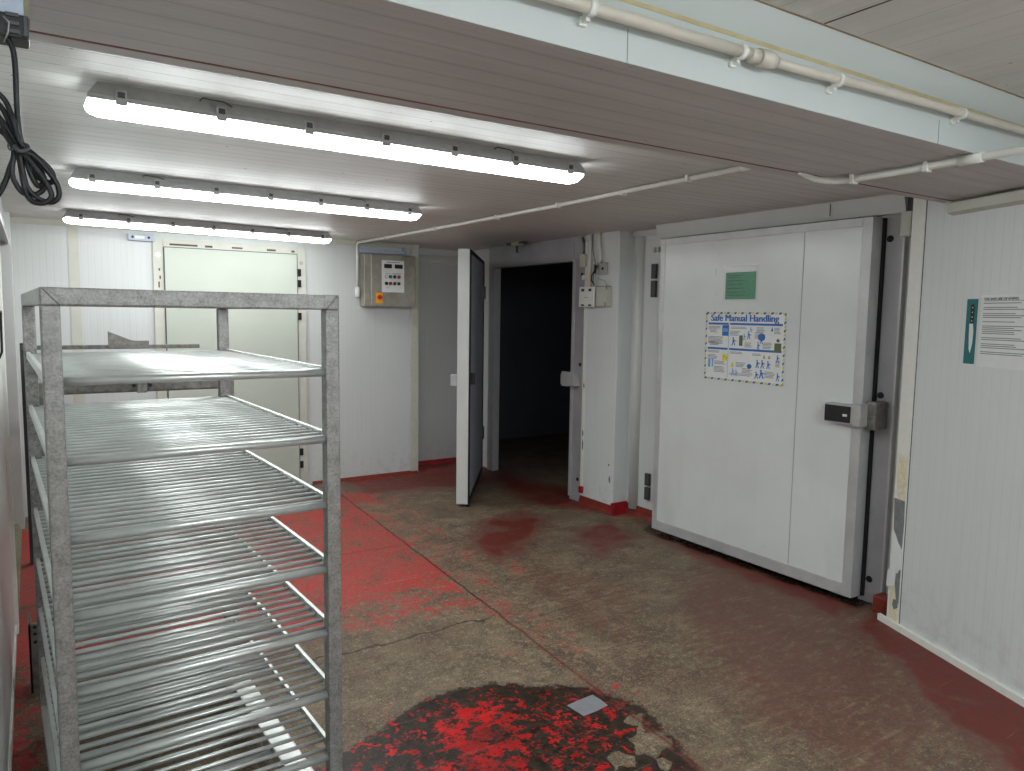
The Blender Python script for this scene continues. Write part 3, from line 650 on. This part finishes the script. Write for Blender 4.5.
for x, y in ((2.685, 2.6), (2.71, 3.1), (2.72, 3.7), (2.715, 4.4), (2.70, 5.3), (2.68, 6.2)):
    rel(MB().box((x-.018, y-.008, ZC-.034), (x+.018, y+.008, ZC), bev=.003).obj('conduit_clip', 'pvc'), t)
t = thing('conduit', 'short white conduit under the soffit with its end bent into the red joint', 'conduit', (2.7, 1.5, ZS))
zc = ZS-.018
b = MB().tube([(2.57, 1.90, ZS-.003), (2.62, 1.896, zc+.008), (2.66, 1.892, zc), (2.72, 1.887, zc), (2.765, 1.865, zc), (2.785, 1.82, zc), (2.775, 1.6, zc), (2.745, 1.30, zc), (2.70, .9, zc-.002), (2.66, .3, zc-.004)], [.004, .010, .0125, .0135, .0135, .0135, .0135, .0135, .0135, .0135], 12)
rel(b.obj('pipe_run', 'pvc'), t)
for x, y in ((2.783, 1.80), (2.765, 1.50), (2.70, .95)):
    rel(MB().box((x-.02, y-.008, zc-.019), (x+.02, y+.008, ZS), bev=.003).obj('conduit_clip', 'pvc'), t)
rel(MB().tube([(2.752, 1.38, zc), (2.745, 1.30, zc)], .018, 14).obj('coupling', 'pvc'), t)

# ------------------------------------------------------------------ control panel
t = thing('control_panel', 'stainless steel control panel with buttons mounted on the back wall', 'control panel', (2.94, YB, 1.70))
def P_(b, n, mats): return rel(b.obj(n, mats), t)
PF = YB-.15
P_(MB().box((2.68, PF+.012, 1.705), (3.215, YB-.02, 2.205), bev=.004), 'cabinet', 'inox')
P_(MB().box((2.745, PF, 1.712), (3.21, PF+.012, 2.2), bev=.005), 'door', 'inox')
P_(MB().box((2.67, YB-.05, 2.22), (3.16, YB, 2.262), bev=.003).box((3.12, YB-.06, 2.2), (3.14, YB-.03, 2.29)), 'mounting_rail', 'bluegrey')
P_(MB().box((2.852, PF-.002, 1.845), (3.085, PF, 2.15)), 'button_plate', 'paper')
P_(MB().box((2.875, PF-.006, 2.075), (2.955, PF-.002, 2.115), bev=.002), 'display', 'black')
P_(MB().box((2.985, PF-.006, 2.075), (3.068, PF-.002, 2.115), bev=.002), 'display', 'black')
P_(MB().box((2.90, PF-.003, 2.130), (3.04, PF-.002, 2.136)).box((2.89, PF-.003, 2.02), (2.94, PF-.002, 2.025)).box((2.96, PF-.003, 2.022), (3.05, PF-.002, 2.027)).box((2.90, PF-.003, 1.885), (2.92, PF-.002, 1.89)), 'legend', 'ink')
for x, z, c in ((2.898, 1.995, 'paper'), (2.94, 1.995, 'gbtn'), (2.985, 1.995, 'dgrey'), (3.03, 1.995, 'red'), (2.898, 1.93, 'black'), (2.94, 1.93, 'red'), (2.985, 1.93, 'dgrey'), (3.028, 1.93, 'black')):
    P_(MB().disc((x, PF-.002, z), (0, -1, 0), .0165, .006, 16).disc((x, PF-.008, z), (0, -1, 0), .012, .006, 16, 1), 'button', ['black' if c != 'paper' else 'ink', c])
P_(MB().box((2.79, PF-.003, 1.735), (2.86, PF, 1.84), bev=.002), 'isolator_plate', 'orange')
P_(MB().disc((2.825, PF-.003, 1.795), (0, -1, 0), .022, .016, 18).box((2.80, PF-.028, 1.789), (2.85, PF-.016, 1.801), bev=.002), 'isolator_switch', 'red')
P_(MB().disc((2.772, PF, 1.96), (0, -1, 0), .012, .006, 14).box((2.769, PF-.008, 1.952), (2.775, PF-.006, 1.968), mi=1), 'key_lock', ['grey', 'black'])

# small grey box high on the back wall
t = thing('wall_box', 'small grey twin socket box high on the back wall under the lights', 'wall box', (.79, YB, 2.2))
rel(MB().box((.69, YB-.05, 2.205), (.885, YB, 2.262), bev=.006).obj('box_body', 'bluegrey'), t)
rel(MB().box((.74, YB-.053, 2.222), (.81, YB-.05, 2.246)).obj('label_plate', 'white'), t)
for x in (.722, .842): rel(MB().disc((x, YB-.05, 2.234), (0, -1, 0), .01, .003, 14).obj('port', 'black'), t)

# ------------------------------------------------------------------ boxes on the pier
t = thing('fuse_box', 'dirty cream socket box with its cover hanging open on the pier', 'electrical box', (3.98, 4.8, 1.8))
rel(MB().box((3.945, 4.68, 1.725), (4.0, 4.815, 1.89), bev=.006).obj('box_body', 'cream'), t)
rel(MB().box((3.9425, 4.69, 1.727), (3.946, 4.70, 1.76)).box((3.9425, 4.675, 1.86), (3.946, 4.69, 1.885)).box((3.94, 4.68, 1.885), (3.99, 4.815, 1.892)).obj('grime', 'kerb'), t)
cv = rel(MB().box((3.925, 4.825, 1.72), (3.95, 5.02, 1.888), bev=.008).obj('open_cover', 'white'), t)
for y in (4.87, 4.965):
    c = MB().box((3.922, y-.018, 1.85), (3.926, y+.018, 1.872)).obj('socket_slot', 'inkd'); c.parent = cv
    c = MB().box((3.922, y-.018, 1.728), (3.926, y+.018, 1.742)).obj('socket_slot', 'inkd'); c.parent = cv
c = MB().box((3.922, 4.90, 1.797), (3.926, 4.94, 1.801)).obj('slot', 'ink'); c.parent = cv
t = thing('junction_box', 'small open grey junction box with loose wires above the fuse box', 'electrical box', (4.0, 4.8, 2.03))
rel(MB().box((3.968, 4.73, 1.985), (4.0, 4.812, 2.085), bev=.005).box((3.965, 4.83, 1.99), (4.0, 4.88, 2.08), bev=.004).obj('box_body', 'grey'), t)
rel(MB().box((3.962, 4.845, 2.0), (3.967, 4.868, 2.07)).disc((3.968, 4.765, 2.035), (-1, 0, 0), .012, .004, 12).obj('opening', 'black'), t)
def cable(name, pts, r, mat, root=t): return rel(MB().tube(pts, r, 8).obj(name, mat), root)
cable('cable', [(3.96, 4.82, 2.06), (3.95, 4.85, 2.02), (3.952, 4.885, 1.985), (3.955, 4.89, 1.94), (3.965, 4.865, 1.90)], .006, 'black')
cable('cable', [(3.96, 4.87, 2.0), (3.955, 4.87, 1.94), (3.965, 4.862, 1.88)], .004, 'olive')
cable('cable', [(3.96, 4.80, 1.955), (3.952, 4.77, 1.945), (3.955, 4.72, 1.935), (3.965, 4.70, 1.89)], .004, 'grey')
cable('cable', [(3.955, 4.90, 2.02), (3.95, 4.895, 1.97), (3.96, 4.90, 1.90)], .003, 'orange')
t = thing('conduit', 'pair of short white conduits dropping from the ceiling to the junction box', 'conduit', (4.0, 4.9, 2.2))
cable('pipe_run', [(3.975, 4.83, 2.33), (3.975, 4.83, 2.24), (3.975, 4.81, 2.17), (3.976, 4.80, 2.088)], .014, 'pvc', t)
cable('pipe_run', [(3.975, 4.945, 2.33), (3.975, 4.945, 2.1), (3.975, 4.945, 1.885)], .014, 'pvc', t)
cable('cable', [(3.985, 4.925, 2.33), (3.98, 4.915, 2.2), (3.982, 4.885, 2.10), (3.98, 4.865, 2.07)], .004, 'ink', t)
t = thing('door_switch', 'cream switch block on the grey door jamb below a dark cable', 'switch', (4.0, 5.06, 2.12))
rel(MB().box((3.97, 5.01, 2.06), (4.02, 5.08, 2.17), bev=.006).obj('block', 'cream'), t)
cable('cable', [(4.0, 5.055, 2.17), (3.995, 5.05, 2.24), (4.0, 5.07, 2.29), (4.015, 5.10, 2.31)], .012, 'galv_dull', t)
rel(MB().box((3.98, 4.98, 1.955), (4.0, 5.035, 1.985), bev=.003).box((3.975, 5.03, 1.95), (4.0, 5.05, 1.992), bev=.003).obj('bracket', 'white'), t)
t = thing('door_alarm', 'small cream sensor on the ceiling above the open doorway', 'sensor', (3.9, 6.0, ZC))
rel(MB().box((3.86, 5.88, ZC-.035), (3.93, 6.0, ZC), bev=.006).obj('block', 'tan'), t)
rel(MB().box((3.87, 6.0, ZC-.022), (3.92, 6.10, ZC), bev=.004).box((3.87, 5.80, ZC-.022), (3.92, 5.88, ZC), bev=.004).box((3.885, 5.93, ZC-.10), (3.90, 5.95, ZC-.035)).obj('bracket', 'dgrey'), t)

# ------------------------------------------------------------------ posters on the big door (plane x = DX, facing -x; left in the photo = larger y)
def door_card(root, name, y0, z0, y1, z1, mat, d=.001, th=.0006, parent=None):
    """rectangle on the door face given top-left (y0,z0) and bottom-right (y1,z1) with y0 > y1"""
    o = MB().box((DX-d-th, y1, z1), (DX-d+.0004, y0, z0)).obj(name, mat); rel(o, root); return o
PT, PB_, PL, PR_ = 1.685, 1.225, 3.59, 2.94
t = thing('safety_poster', 'white Safe Manual Handling poster with striped border on the big door', 'poster', (DX, 3.265, 1.45))
def pc(name, rects, mat, d):
    b = MB()
    for (u0, v0, u1, v1) in rects:  # u from left, v from top, 0..1
        y0 = PL+(PR_-PL)*u0; y1 = PL+(PR_-PL)*u1; z0 = PT+(PB_-PT)*v0; z1 = PT+(PB_-PT)*v1
        b.box((DX-d, y0, z0), (DX-d+.0006, y1, z1))
    return rel(b.obj(name, mat), t)
pc('sheet', [(0, 0, 1, 1)], 'paper', .001)
def dashes(name, mat, ph):
    b = MB(); bw = .028
    def q(u0, v0, u1, v1, vert):
        s = .012 if not vert else .02
        c = [(u0, v0), (u1, v0), (u1, v1), (u0, v1)]
        if vert: c = [(u0, v0+s), (u1, v0), (u1, v1), (u0, v1+s)]
        else: c = [(u0+s, v0), (u1+s, v0), (u1, v1), (u0, v1)]
        b.quad([(DX-.0018, PL+(PR_-PL)*u, PT+(PB_-PT)*v) for u, v in c])
    n = 11
    for k in range(n):
        u = (k+ph)/n; w = .5/n
        q(u, 0, u+w-.012, .028, False); q(u, .972, u+w-.012, 1, False)
    n = 9
    for k in range(n):
        v = (k+ph)/n; w = .5/n
        q(0, v, .02, v+w-.02, True); q(.98, v, 1, v+w-.02, True)
    return rel(b.obj(name, mat), t)
dashes('stripe_pattern', 'blue', .0); dashes('stripe_pattern', 'yellow', .5)
pc('heading_bar', [(.035, .155, .305, .185), (.325, .155, .965, .185), (.035, .52, .305, .55), (.325, .52, .965, .55)], 'blue', .0017)
tl = []
rnd = random.Random(2)
def para(u, v, w, n):
    for k in range(n): tl.append((u, v+k*.019, u+w*rnd.uniform(.7, 1), v+k*.019+.008))
for u, v, w, n in ((.04, .21, .16, 3), (.06, .27, .1, 2), (.04, .36, .22, 6), (.06, .44, .15, 3), (.34, .21, .2, 2), (.33, .27, .13, 4), (.66, .21, .12, 4), (.64, .28, .12, 5), (.87, .21, .08, 5), (.52, .43, .09, 4), (.74, .42, .11, 5),
                   (.04, .57, .15, 2), (.04, .63, .14, 4), (.13, .72, .16, 3), (.13, .80, .15, 5), (.34, .57, .18, 2), (.42, .72, .12, 4), (.62, .58, .12, 2), (.5, .80, .13, 4), (.78, .82, .12, 5), (.9, .66, .06, 5), (.34, .88, .3, 2)):
    para(u, v, w, n)
pc('printed_text', tl, 'ink', .0017)
pc('column_rule', [(.312, .15, .316, .95)], 'lblue', .0017)
NQ = [0]
def blob(lst, mat, nm='pictogram'):
    for u, v, w, h, kind in lst:
        b = MB()
        NQ[0] += 1; dq = .0019+.00002*NQ[0]
        def p(a, c): return (DX-dq, PL+(PR_-PL)*(u+a*w), PT+(PB_-PT)*(v+c*h))
        if kind == 'r': b.quad([p(0, 0), p(1, 0), p(1, 1), p(0, 1)])
        elif kind == 't': b.quad([p(.5, 0), p(.6, 0), p(1, 1), p(0, 1)])
        elif kind == 'o': b.quad([p(.5+.5*math.cos(a*PI/5), .5+.5*math.sin(a*PI/5)) for a in range(10)])
        elif kind == 'p':   # bending figure
            b.quad([p(.4+.14*math.cos(a*PI/4), .12+.12*math.sin(a*PI/4)) for a in range(8)])
            b.quad([p(.3, .24), p(.6, .28), p(.65, .62), p(.3, .62)]); b.quad([p(.3, .62), p(.46, .62), p(.3, 1), p(.1, 1)]); b.quad([p(.48, .62), p(.65, .62), p(.85, 1), p(.66, 1)])
            b.quad([p(.58, .3), p(1, .45), p(1, .54), p(.58, .42)])
        rel(b.obj(nm, mat), t)
blob([(.225, .19, .085, .155, 'r')], 'blue'); blob([(.235, .235, .065, .05, 'r')], 'lblue')
blob([(.345, .36, .07, .12, 'p'), (.54, .27, .06, .11, 'p'), (.7, .34, .05, .1, 'p'), (.68, .29, .09, .11, 'o'), (.665, .41, .05, .12, 'p'), (.83, .2, .03, .06, 't')], 'blue')
blob([(.49, .30, .05, .1, 'p'), (.57, .21, .045, .07, 'p'), (.36, .8, .05, .12, 'p'), (.41, .82, .04, .1, 'p'), (.05, .7, .03, .12, 'r'), (.1, .69, .02, .12, 'r')], 'lblue')
blob([(.66, .66, .06, .12, 'p'), (.72, .66, .06, .12, 'p'), (.79, .67, .06, .11, 'p'), (.65, .83, .07, .1, 'p'), (.7, .80, .09, .12, 'p'), (.56, .73, .06, .07, 'o'), (.9, .58, .05, .1, 'p'), (.91, .82, .05, .12, 'p')], 'blue')
blob([(.45, .33, .045, .15, 'r'), (.88, .42, .08, .12, 'r'), (.9, .36, .04, .05, 'o')], 'olive')
blob([(.24, .61, .075, .1, 'r'), (.35, .72, .05, .07, 't')], 'yellow')
blob([(.25, .63, .02, .03, 'o'), (.285, .65, .02, .03, 'o'), (.75, .59, .03, .05, 't'), (.81, .59, .03, .05, 't')], 'ochre')
MX = lambda y, z, d=.0026: Matrix.Translation((DX-d, y, z)) @ Matrix(((0, 0, -1, 0), (-1, 0, 0, 0), (0, 1, 0, 0), (0, 0, 0, 1)))
o = textmesh('heading', 'Safe Manual Handling', .064, 'blue', None, MX(PL-.045, 1.625), .0003, 'LEFT', .0024, 0.93)
w_ = max(v.co.y for v in o.data.vertices)-min(v.co.y for v in o.data.vertices)
cy_ = max(v.co.y for v in o.data.vertices)
for v in o.data.vertices: v.co.y = cy_-(cy_-v.co.y)*(.555/w_)
rel(o, t)
t = thing('green_notice', 'small green notice in a clear plastic pocket above the safety poster', 'notice', (DX, 3.3, 1.86))
door_card(t, 'card', 3.432, 1.948, 3.185, 1.77, 'green', .001)
door_card(t, 'plastic_pocket', 3.45, 1.995, 3.165, 1.762, 'film', .0022)
b = MB()
for k, (w, z) in enumerate(((.12, 1.93), (.10, 1.915), (.14, 1.895), (.13, 1.87), (.16, 1.845), (.15, 1.82), (.15, 1.80))):
    b.box((DX-.0021, 3.415-w, z-.005), (DX-.0015, 3.415, z))
rel(b.obj('lettering', 'dgreen'), t)
door_card(t, 'pocket_sheen', 3.462, 2.0, 3.16, 1.986, 'white', .003)  # white strip stands in for the sheen along the pocket's top

# ------------------------------------------------------------------ notices on the angled wall
def wrect(b, t0, z0, t1, z1, off, lean=0.0):
    b.quad([wpt(t0+lean*(z0-1.6), z0, off), wpt(t1+lean*(z0-1.6), z0, off), wpt(t1+lean*(z1-1.6), z1, off), wpt(t0+lean*(z1-1.6), z1, off)]); return b
t = thing('knife_notice', 'narrow teal notice picturing a chef knife on the angled wall', 'notice', wpt(.46, 1.6))
rel(wrect(wrect(MB(), .430, 1.752, .494, 1.449, .0015), .430, 1.752, .494, 1.449, .0008).obj('card', 'teal'), t)
b = MB()
K = [(.455, 1.725), (.470, 1.728), (.4775, 1.715), (.476, 1.645), (.472, 1.638), (.458, 1.638), (.455, 1.66)]
b.quad([wpt(u, z, .0022) for u, z in K]); rel(b.obj('knife_handle', 'black'), t)
b = MB(); b.quad([wpt(u, z, .0022) for u, z in [(.452, 1.637), (.473, 1.637), (.479, 1.60), (.477, 1.545), (.466, 1.498), (.458, 1.52), (.454, 1.58)]]); rel(b.obj('knife_blade', 'paper'), t)
b = MB()
for z in (1.712, 1.69, 1.668, 1.65): b.quad([wpt(.466+.003*math.cos(a*PI/4), z+.003*math.sin(a*PI/4), .003) for a in range(8)])
rel(b.obj('rivets', 'white'), t)
t = thing('safety_sheet', 'white typed sheet on knife safety beside the teal knife notice', 'notice', wpt(.68, 1.6))
rel(wrect(MB(), .51, 1.768, .84, 1.44, .0015).obj('sheet', 'paper'), t)
o = textmesh('heading', 'THE SAFE USE OF KNIVES', .0165, 'inkd', None, Matrix.Identity(4), .0002, 'LEFT', .0005, 1.0)
ax = Matrix((WD.to_4d(), Vector((0, 0, 1, 0)), WN.to_4d(), Vector((0, 0, 0, 1)))).transposed()
ax[0][3] = 0; ax[1][3] = 0; ax[2][3] = 0; ax[3] = (0, 0, 0, 1)
o.data.transform(Matrix.Translation(wpt(.527, 1.745, .0022)) @ ax); rel(o, t)
b = MB(); wrect(b, .527, 1.7425, .80, 1.7410, .0022); rel(b.obj('underline', 'inkd'), t)
b = MB(); z = 1.733; rnd = random.Random(7)
for n in (1, 2, 3, 1, 5, 2, 3, 2):
    for k in range(n):
        wrect(b, .527, z, .527+.27*rnd.uniform(.62, 1.0), z-.0035, .0022); z -= .0085
    z -= .011
rel(b.obj('printed_text', 'ink'), t)

# sheet on the left wall
t = thing('wall_notice', 'speckled grey notice on the left wall beyond the shelf trolley', 'notice', (XL, 3.8, 1.75))
rel(MB().box((XL+.0005, 3.5, 1.65), (XL+.0025, 4.03, 1.86)).obj('sheet', 'bluegrey'), t)
b = MB()
for k in range(60):
    y = random.uniform(3.52, 4.0); z = random.uniform(1.66, 1.85); b.box((XL+.0026, y, z), (XL+.0032, y+.02, z+.006))
rel(b.obj('printed_text', 'ink'), t)
t = thing('wire_hook', 'thin black wire hook on the left wall under the speckled notice', 'hook', (XL, 3.8, 1.6))
cable('wire', [(XL+.004, 3.55, 1.635), (XL+.02, 3.75, 1.63), (XL+.02, 3.98, 1.63), (XL+.018, 4.0, 1.60), (XL+.016, 4.0, 1.45), (XL+.004, 4.0, 1.42)], .005, 'black', t)

# floor patch
tag(MB().prism([(1.842, 2.372), (1.92, 2.380), (1.99, 2.384), (1.994, 2.33), (1.99, 2.282), (1.92, 2.272), (1.85, 2.268), (1.846, 2.32)], 'z', .0015, .004).obj('floor_tape', 'scuff'),
    'small square of grey tape stuck on the stained floor', 'tape')
bpy.data.objects['floor_tape'].data.materials[0] = plain('silver tape', srgb(150, 152, 156), .35, .3, .05)

# ------------------------------------------------------------------ hanging socket and cable coil (top left)
t = thing('extension_socket', 'black extension socket hung from a pale bracket under the soffit', 'extension socket', (0, 1.5, 2.1))
HY = 1.45
def hp(x, y, d=0): return on_y(x, y, HY+d)
e1 = hp(27, 18); e2 = hp(29, 42)
rel(MB().box((-.12, HY-.002, e1.z+.001), (e1.x, HY+.05, ZS), bev=.004).obj('bracket', 'bluegrey'), t)
rel(MB().box((e1.x-.004, HY-.004, e1.z-.002), (e1.x+.004, HY+.052, ZS), bev=.001).obj('bracket_edge', 'kerb'), t)
sb = rel(MB().box((-.16, HY-.012, e2.z), (e2.x+.001, HY+.045, e1.z), bev=.004).obj('socket_body', 'black'), t)
b = MB()
for k in range(3):
    b.box((e2.x-.03, HY-.016, e2.z+.005+k*.0125), (e2.x-.012, HY-.010, e2.z+.011+k*.0125), bev=.001)
b.box((e2.x-.006, HY-.016, e2.z+.003), (e2.x-.002, HY-.011, e1.z-.003))
b.box((e2.x-.055, HY-.017, e2.z+.002), (e2.x-.040, HY-.011, e1.z-.004), bev=.002)
rel(b.obj('socket_plate', 'dgrey'), t)
rel(MB().tube([hp(4, 42), hp(8, 32, -.016), hp(9, 22, -.018), hp(3, 16, -.016)], .0012, 6).obj('plug_ring', 'grey'), t)
t = thing('cable_coil', 'coiled black cable hanging below the black extension socket', 'cable', (0, 1.45, 1.9))
def smooth(pts, n=6, closed=False):
    P = [Vector(p) for p in pts]; out = []; N = len(P)
    for i in range(N if closed else N-1):
        p0 = P[(i-1) % N] if closed or i > 0 else P[0]; p1 = P[i]; p2 = P[(i+1) % N]; p3 = P[(i+2) % N] if closed or i < N-2 else P[-1]
        for k in range(n):
            u = k/n; out.append(.5*((2*p1)+(p2-p0)*u+(2*p0-5*p1+4*p2-p3)*u*u+(3*p1-p0-3*p2+p3)*u**3))
    if not closed: out.append(P[-1])
    return out
paths = [[(7, 38, 0), (13, 50, 0), (15.5, 70, 0), (16.5, 95, .0), (17.5, 115, .004), (20, 135, .008), (24, 150, .006), (30, 172, .0), (38, 186, .004), (44, 182, .008)],
         [(-14, 80, .01), (-3, 92, .0), (6, 102, .0), (14, 122, -.006), (20, 142, -.008), (31, 152, -.004), (45, 164, 0), (53, 174, .002), (52, 182, 0), (45, 181, .006), (36, 176, .008), (28, 165, .004), (23, 150, 0), (12, 128, .004), (2, 108, .008), (-12, 96, .01)],
         [(-14, 112, .012), (0, 122, .006), (8, 138, -.004), (18, 150, -.010), (24, 152, -.008), (34, 156, -.006), (47, 170, -.004), (57, 184, -.004), (59, 196, -.004), (53, 202, -.002), (44, 201, .0), (35, 196, .0), (27, 186, .0), (22, 168, .0), (19, 150, .0), (8, 130, .002), (-2, 116, .006), (-14, 104, .012)],
         [(-12, 128, .014), (2, 132, .01), (10, 142, .008), (14, 152, .006), (12, 168, .006), (14, 180, .006), (22, 192, .006), (32, 195, .008), (42, 191, .01), (45, 182, .012), (40, 168, .012), (30, 156, .01), (20, 146, .008)],
         [(20, 150, -.004), (28, 158, -.008), (42, 176, -.01), (50, 190, -.01), (51, 198, -.008), (44, 203, -.006), (34, 202, -.004), (27, 195, -.002), (23, 180, 0), (20, 162, .002), (17, 150, .004)],
         [(16, 152, .01), (10, 168, .012), (6, 180, .014), (0, 192, .016), (-8, 202, .018)]]
for q in paths:
    rel(MB().tube(smooth([hp(x, y, d) for x, y, d in q]), .0043, 8).obj('cable_loop', 'black'), t)
rel(MB().tube(smooth([hp(15, 147, -.014), hp(20, 151, -.018), (hp(26, 150, -.016)), hp(28, 147, -.008), hp(23, 144, .012), hp(16, 144, .012)], 5, True), .0035, 6, closed=True).obj('cable_tie', 'dgrey'), t)
rel(MB().tube(smooth([hp(9, 140, -.002), hp(8, 146, -.01), hp(10, 150, -.014), hp(13, 149, -.014)]), .0012, 6).obj('tie_tail', 'dgrey'), t)

# ------------------------------------------------------------------ shelf trolley (foreground)
RW, RD, RT, PP = .714, 1.235, 1.697, .04
Z1, DZ = 1.478, .1915
t = thing('shelf_trolley', 'tall galvanised steel trolley with tubular rack shelves in the foreground', 'shelf trolley', (.018, 2.0, 0), R(2.1))
def mitred_frame():
    pass
for x in (0, RW-PP):
    for y in (0, RD-PP):
        MB().box((x, y, .10), (x+PP, y+PP, RT-.0435 if False else RT-.042), bev=.004).obj('post', 'galv', t)
# top frame with mitred corners
def beam(a, b_, z0, z1, name='top_beam', mat='galv'):
    return MB().box((a[0], a[1], z0), (b_[0], b_[1], z1), bev=.004).obj(name, mat, t)
beam((0, 0), (RW, PP), RT-.042, RT); beam((0, RD-PP), (RW, RD), RT-.042, RT)
beam((0, PP), (PP, RD-PP), RT-.042, RT); beam((RW-PP, PP), (RW, RD-PP), RT-.042, RT)
b = MB()
for s, x in ((1, 0), (-1, RW)):
    b.quad([(x+s*.004, -.0006, RT-.004), (x+s*.008, -.0006, RT-.004), (x+s*(PP+.001), -.0006, RT-.042), (x+s*(PP-.003), -.0006, RT-.042)])
b.obj('weld_seam', 'dgrey', t)
def make_shelf(z):
    b = MB(); n = 23
    for k in range(n):
        y = .062+k*(RD-.062-.03)/(n-1)
        b.tube([(.018, y, z), (RW-.018, y, z)], .0064, 10)
    s = b.obj('shelf', 'galv_bar', t)
    for x in (.006, RW-.018):
        r_ = MB().box((x, PP*.2, z-.013), (x+.012, RD-PP*.2, z+.012), bev=.0015).obj('side_rail', 'galv_bar', s)
    MB().tube([(PP*.5, PP*.5, z), (RW-PP*.5, PP*.5, z)], .0115, 14).obj('front_tube', 'galv_bar', s)
    return s
s0 = make_shelf(0); s0.location.z = Z1
for k in range(1, 7):
    s = copy_tree(s0, t); s.location.z = Z1-k*DZ
for y in (0, RD-PP): beam((PP, y), (RW-PP, y+PP), .10, .15, 'base_beam', 'galv_bar')
for x in (0, RW-.075): beam((x, PP), (x+.075, RD-PP), .10, .15, 'base_beam', 'galv_bar')
for k in range(7):
    y = .14+k*.16; MB().tube([(.075, y, .125), (RW-.075, y, .125)], .012, 10).obj('base_bar', 'galv_bar', t)
for x in (PP/2, RW-PP/2):
    for y in (PP/2, RD-PP/2):
        c = MB().box((x-.018, y-.018, .082), (x+.018, y+.018, .10)).box((x-.016, y-.02, .04), (x-.012, y+.02, .085)).box((x+.012, y-.02, .04), (x+.016, y+.02, .085)).obj('caster', 'galv_dull', t)
        MB().tube([(x-.010, y+.012, .042), (x+.010, y+.012, .042)], .042, 18, smooth=False).obj('wheel', 'black', c)

# ------------------------------------------------------------------ second low trolley behind it
t = thing('steel_trolley', 'lower grey steel trolley standing between the tall shelf trolley and cream door', 'trolley', (0, 3.68, 0))
X1 = .80; TZ = 1.335
for x, y, z, w in ((.0, 3.66, TZ, .045), (X1-.045, 3.66, TZ, .045)):
    rel(MB().box((x, y, .0), (x+w, y+.045, z), bev=.004).obj('post', 'galv_dull'), t)
rel(MB().box((-.066, 5.56, .0), (-.03, 5.60, 1.425), bev=.003).obj('post', 'dgrey'), t)
rel(MB().box((.045, 3.665, TZ-.055), (X1-.045, 3.70, TZ), bev=.008).obj('front_beam', 'galv_dull'), t)
rel(MB().box((.02, 3.70, TZ-.02), (X1-.01, 5.55, TZ-.005)).obj('deck', 'galv_dull'), t)
rel(MB().box((-.06, 5.54, 1.383), (.985, 5.58, 1.41), bev=.003).obj('back_rail', 'galv_dull'), t)
rel(MB().prism([(.42, 1.39), (.42, 1.50), (.49, 1.470), (.55, 1.443), (.58, 1.438), (.66, 1.438), (.66, 1.39)], 'y', 5.50, 5.53).obj('angled_bracket', 'galv_dull'), t)
rel(MB().box((.385, 3.655, TZ-.058), (.425, 3.665, TZ+.004), bev=.002).obj('clamp', 'galv'), t)
for x in (.372, .438): rel(MB().disc((x, 3.665, TZ-.025), (0, -1, 0), .008, .012, 10).obj('bolt', 'black'), t)
rel(MB().box((-.062, 3.60, .02), (-.015, 3.62, .325), bev=.002).box((-.062, 3.60, .02), (-.052, 3.75, .325), bev=.002).obj('corner_guard', 'galv_dull'), t)
b = MB()
for z in (.24, .275, .305): b.box((-.045, 3.5985, z), (-.032, 3.6, z+.012))
rel(b.obj('slot', 'black'), t)

# ------------------------------------------------------------------ world and view
w = bpy.data.worlds.new('world'); scn.world = w; w.use_nodes = True
w.node_tree.nodes['Background'].inputs[0].default_value = (.5, .55, .6, 1)
w.node_tree.nodes['Background'].inputs[1].default_value = .0
vs = scn.view_settings
vs.view_transform = 'Standard'; vs.look = 'None'; vs.gamma = 1; vs.use_curve_mapping = False
vs.exposure = 0.9
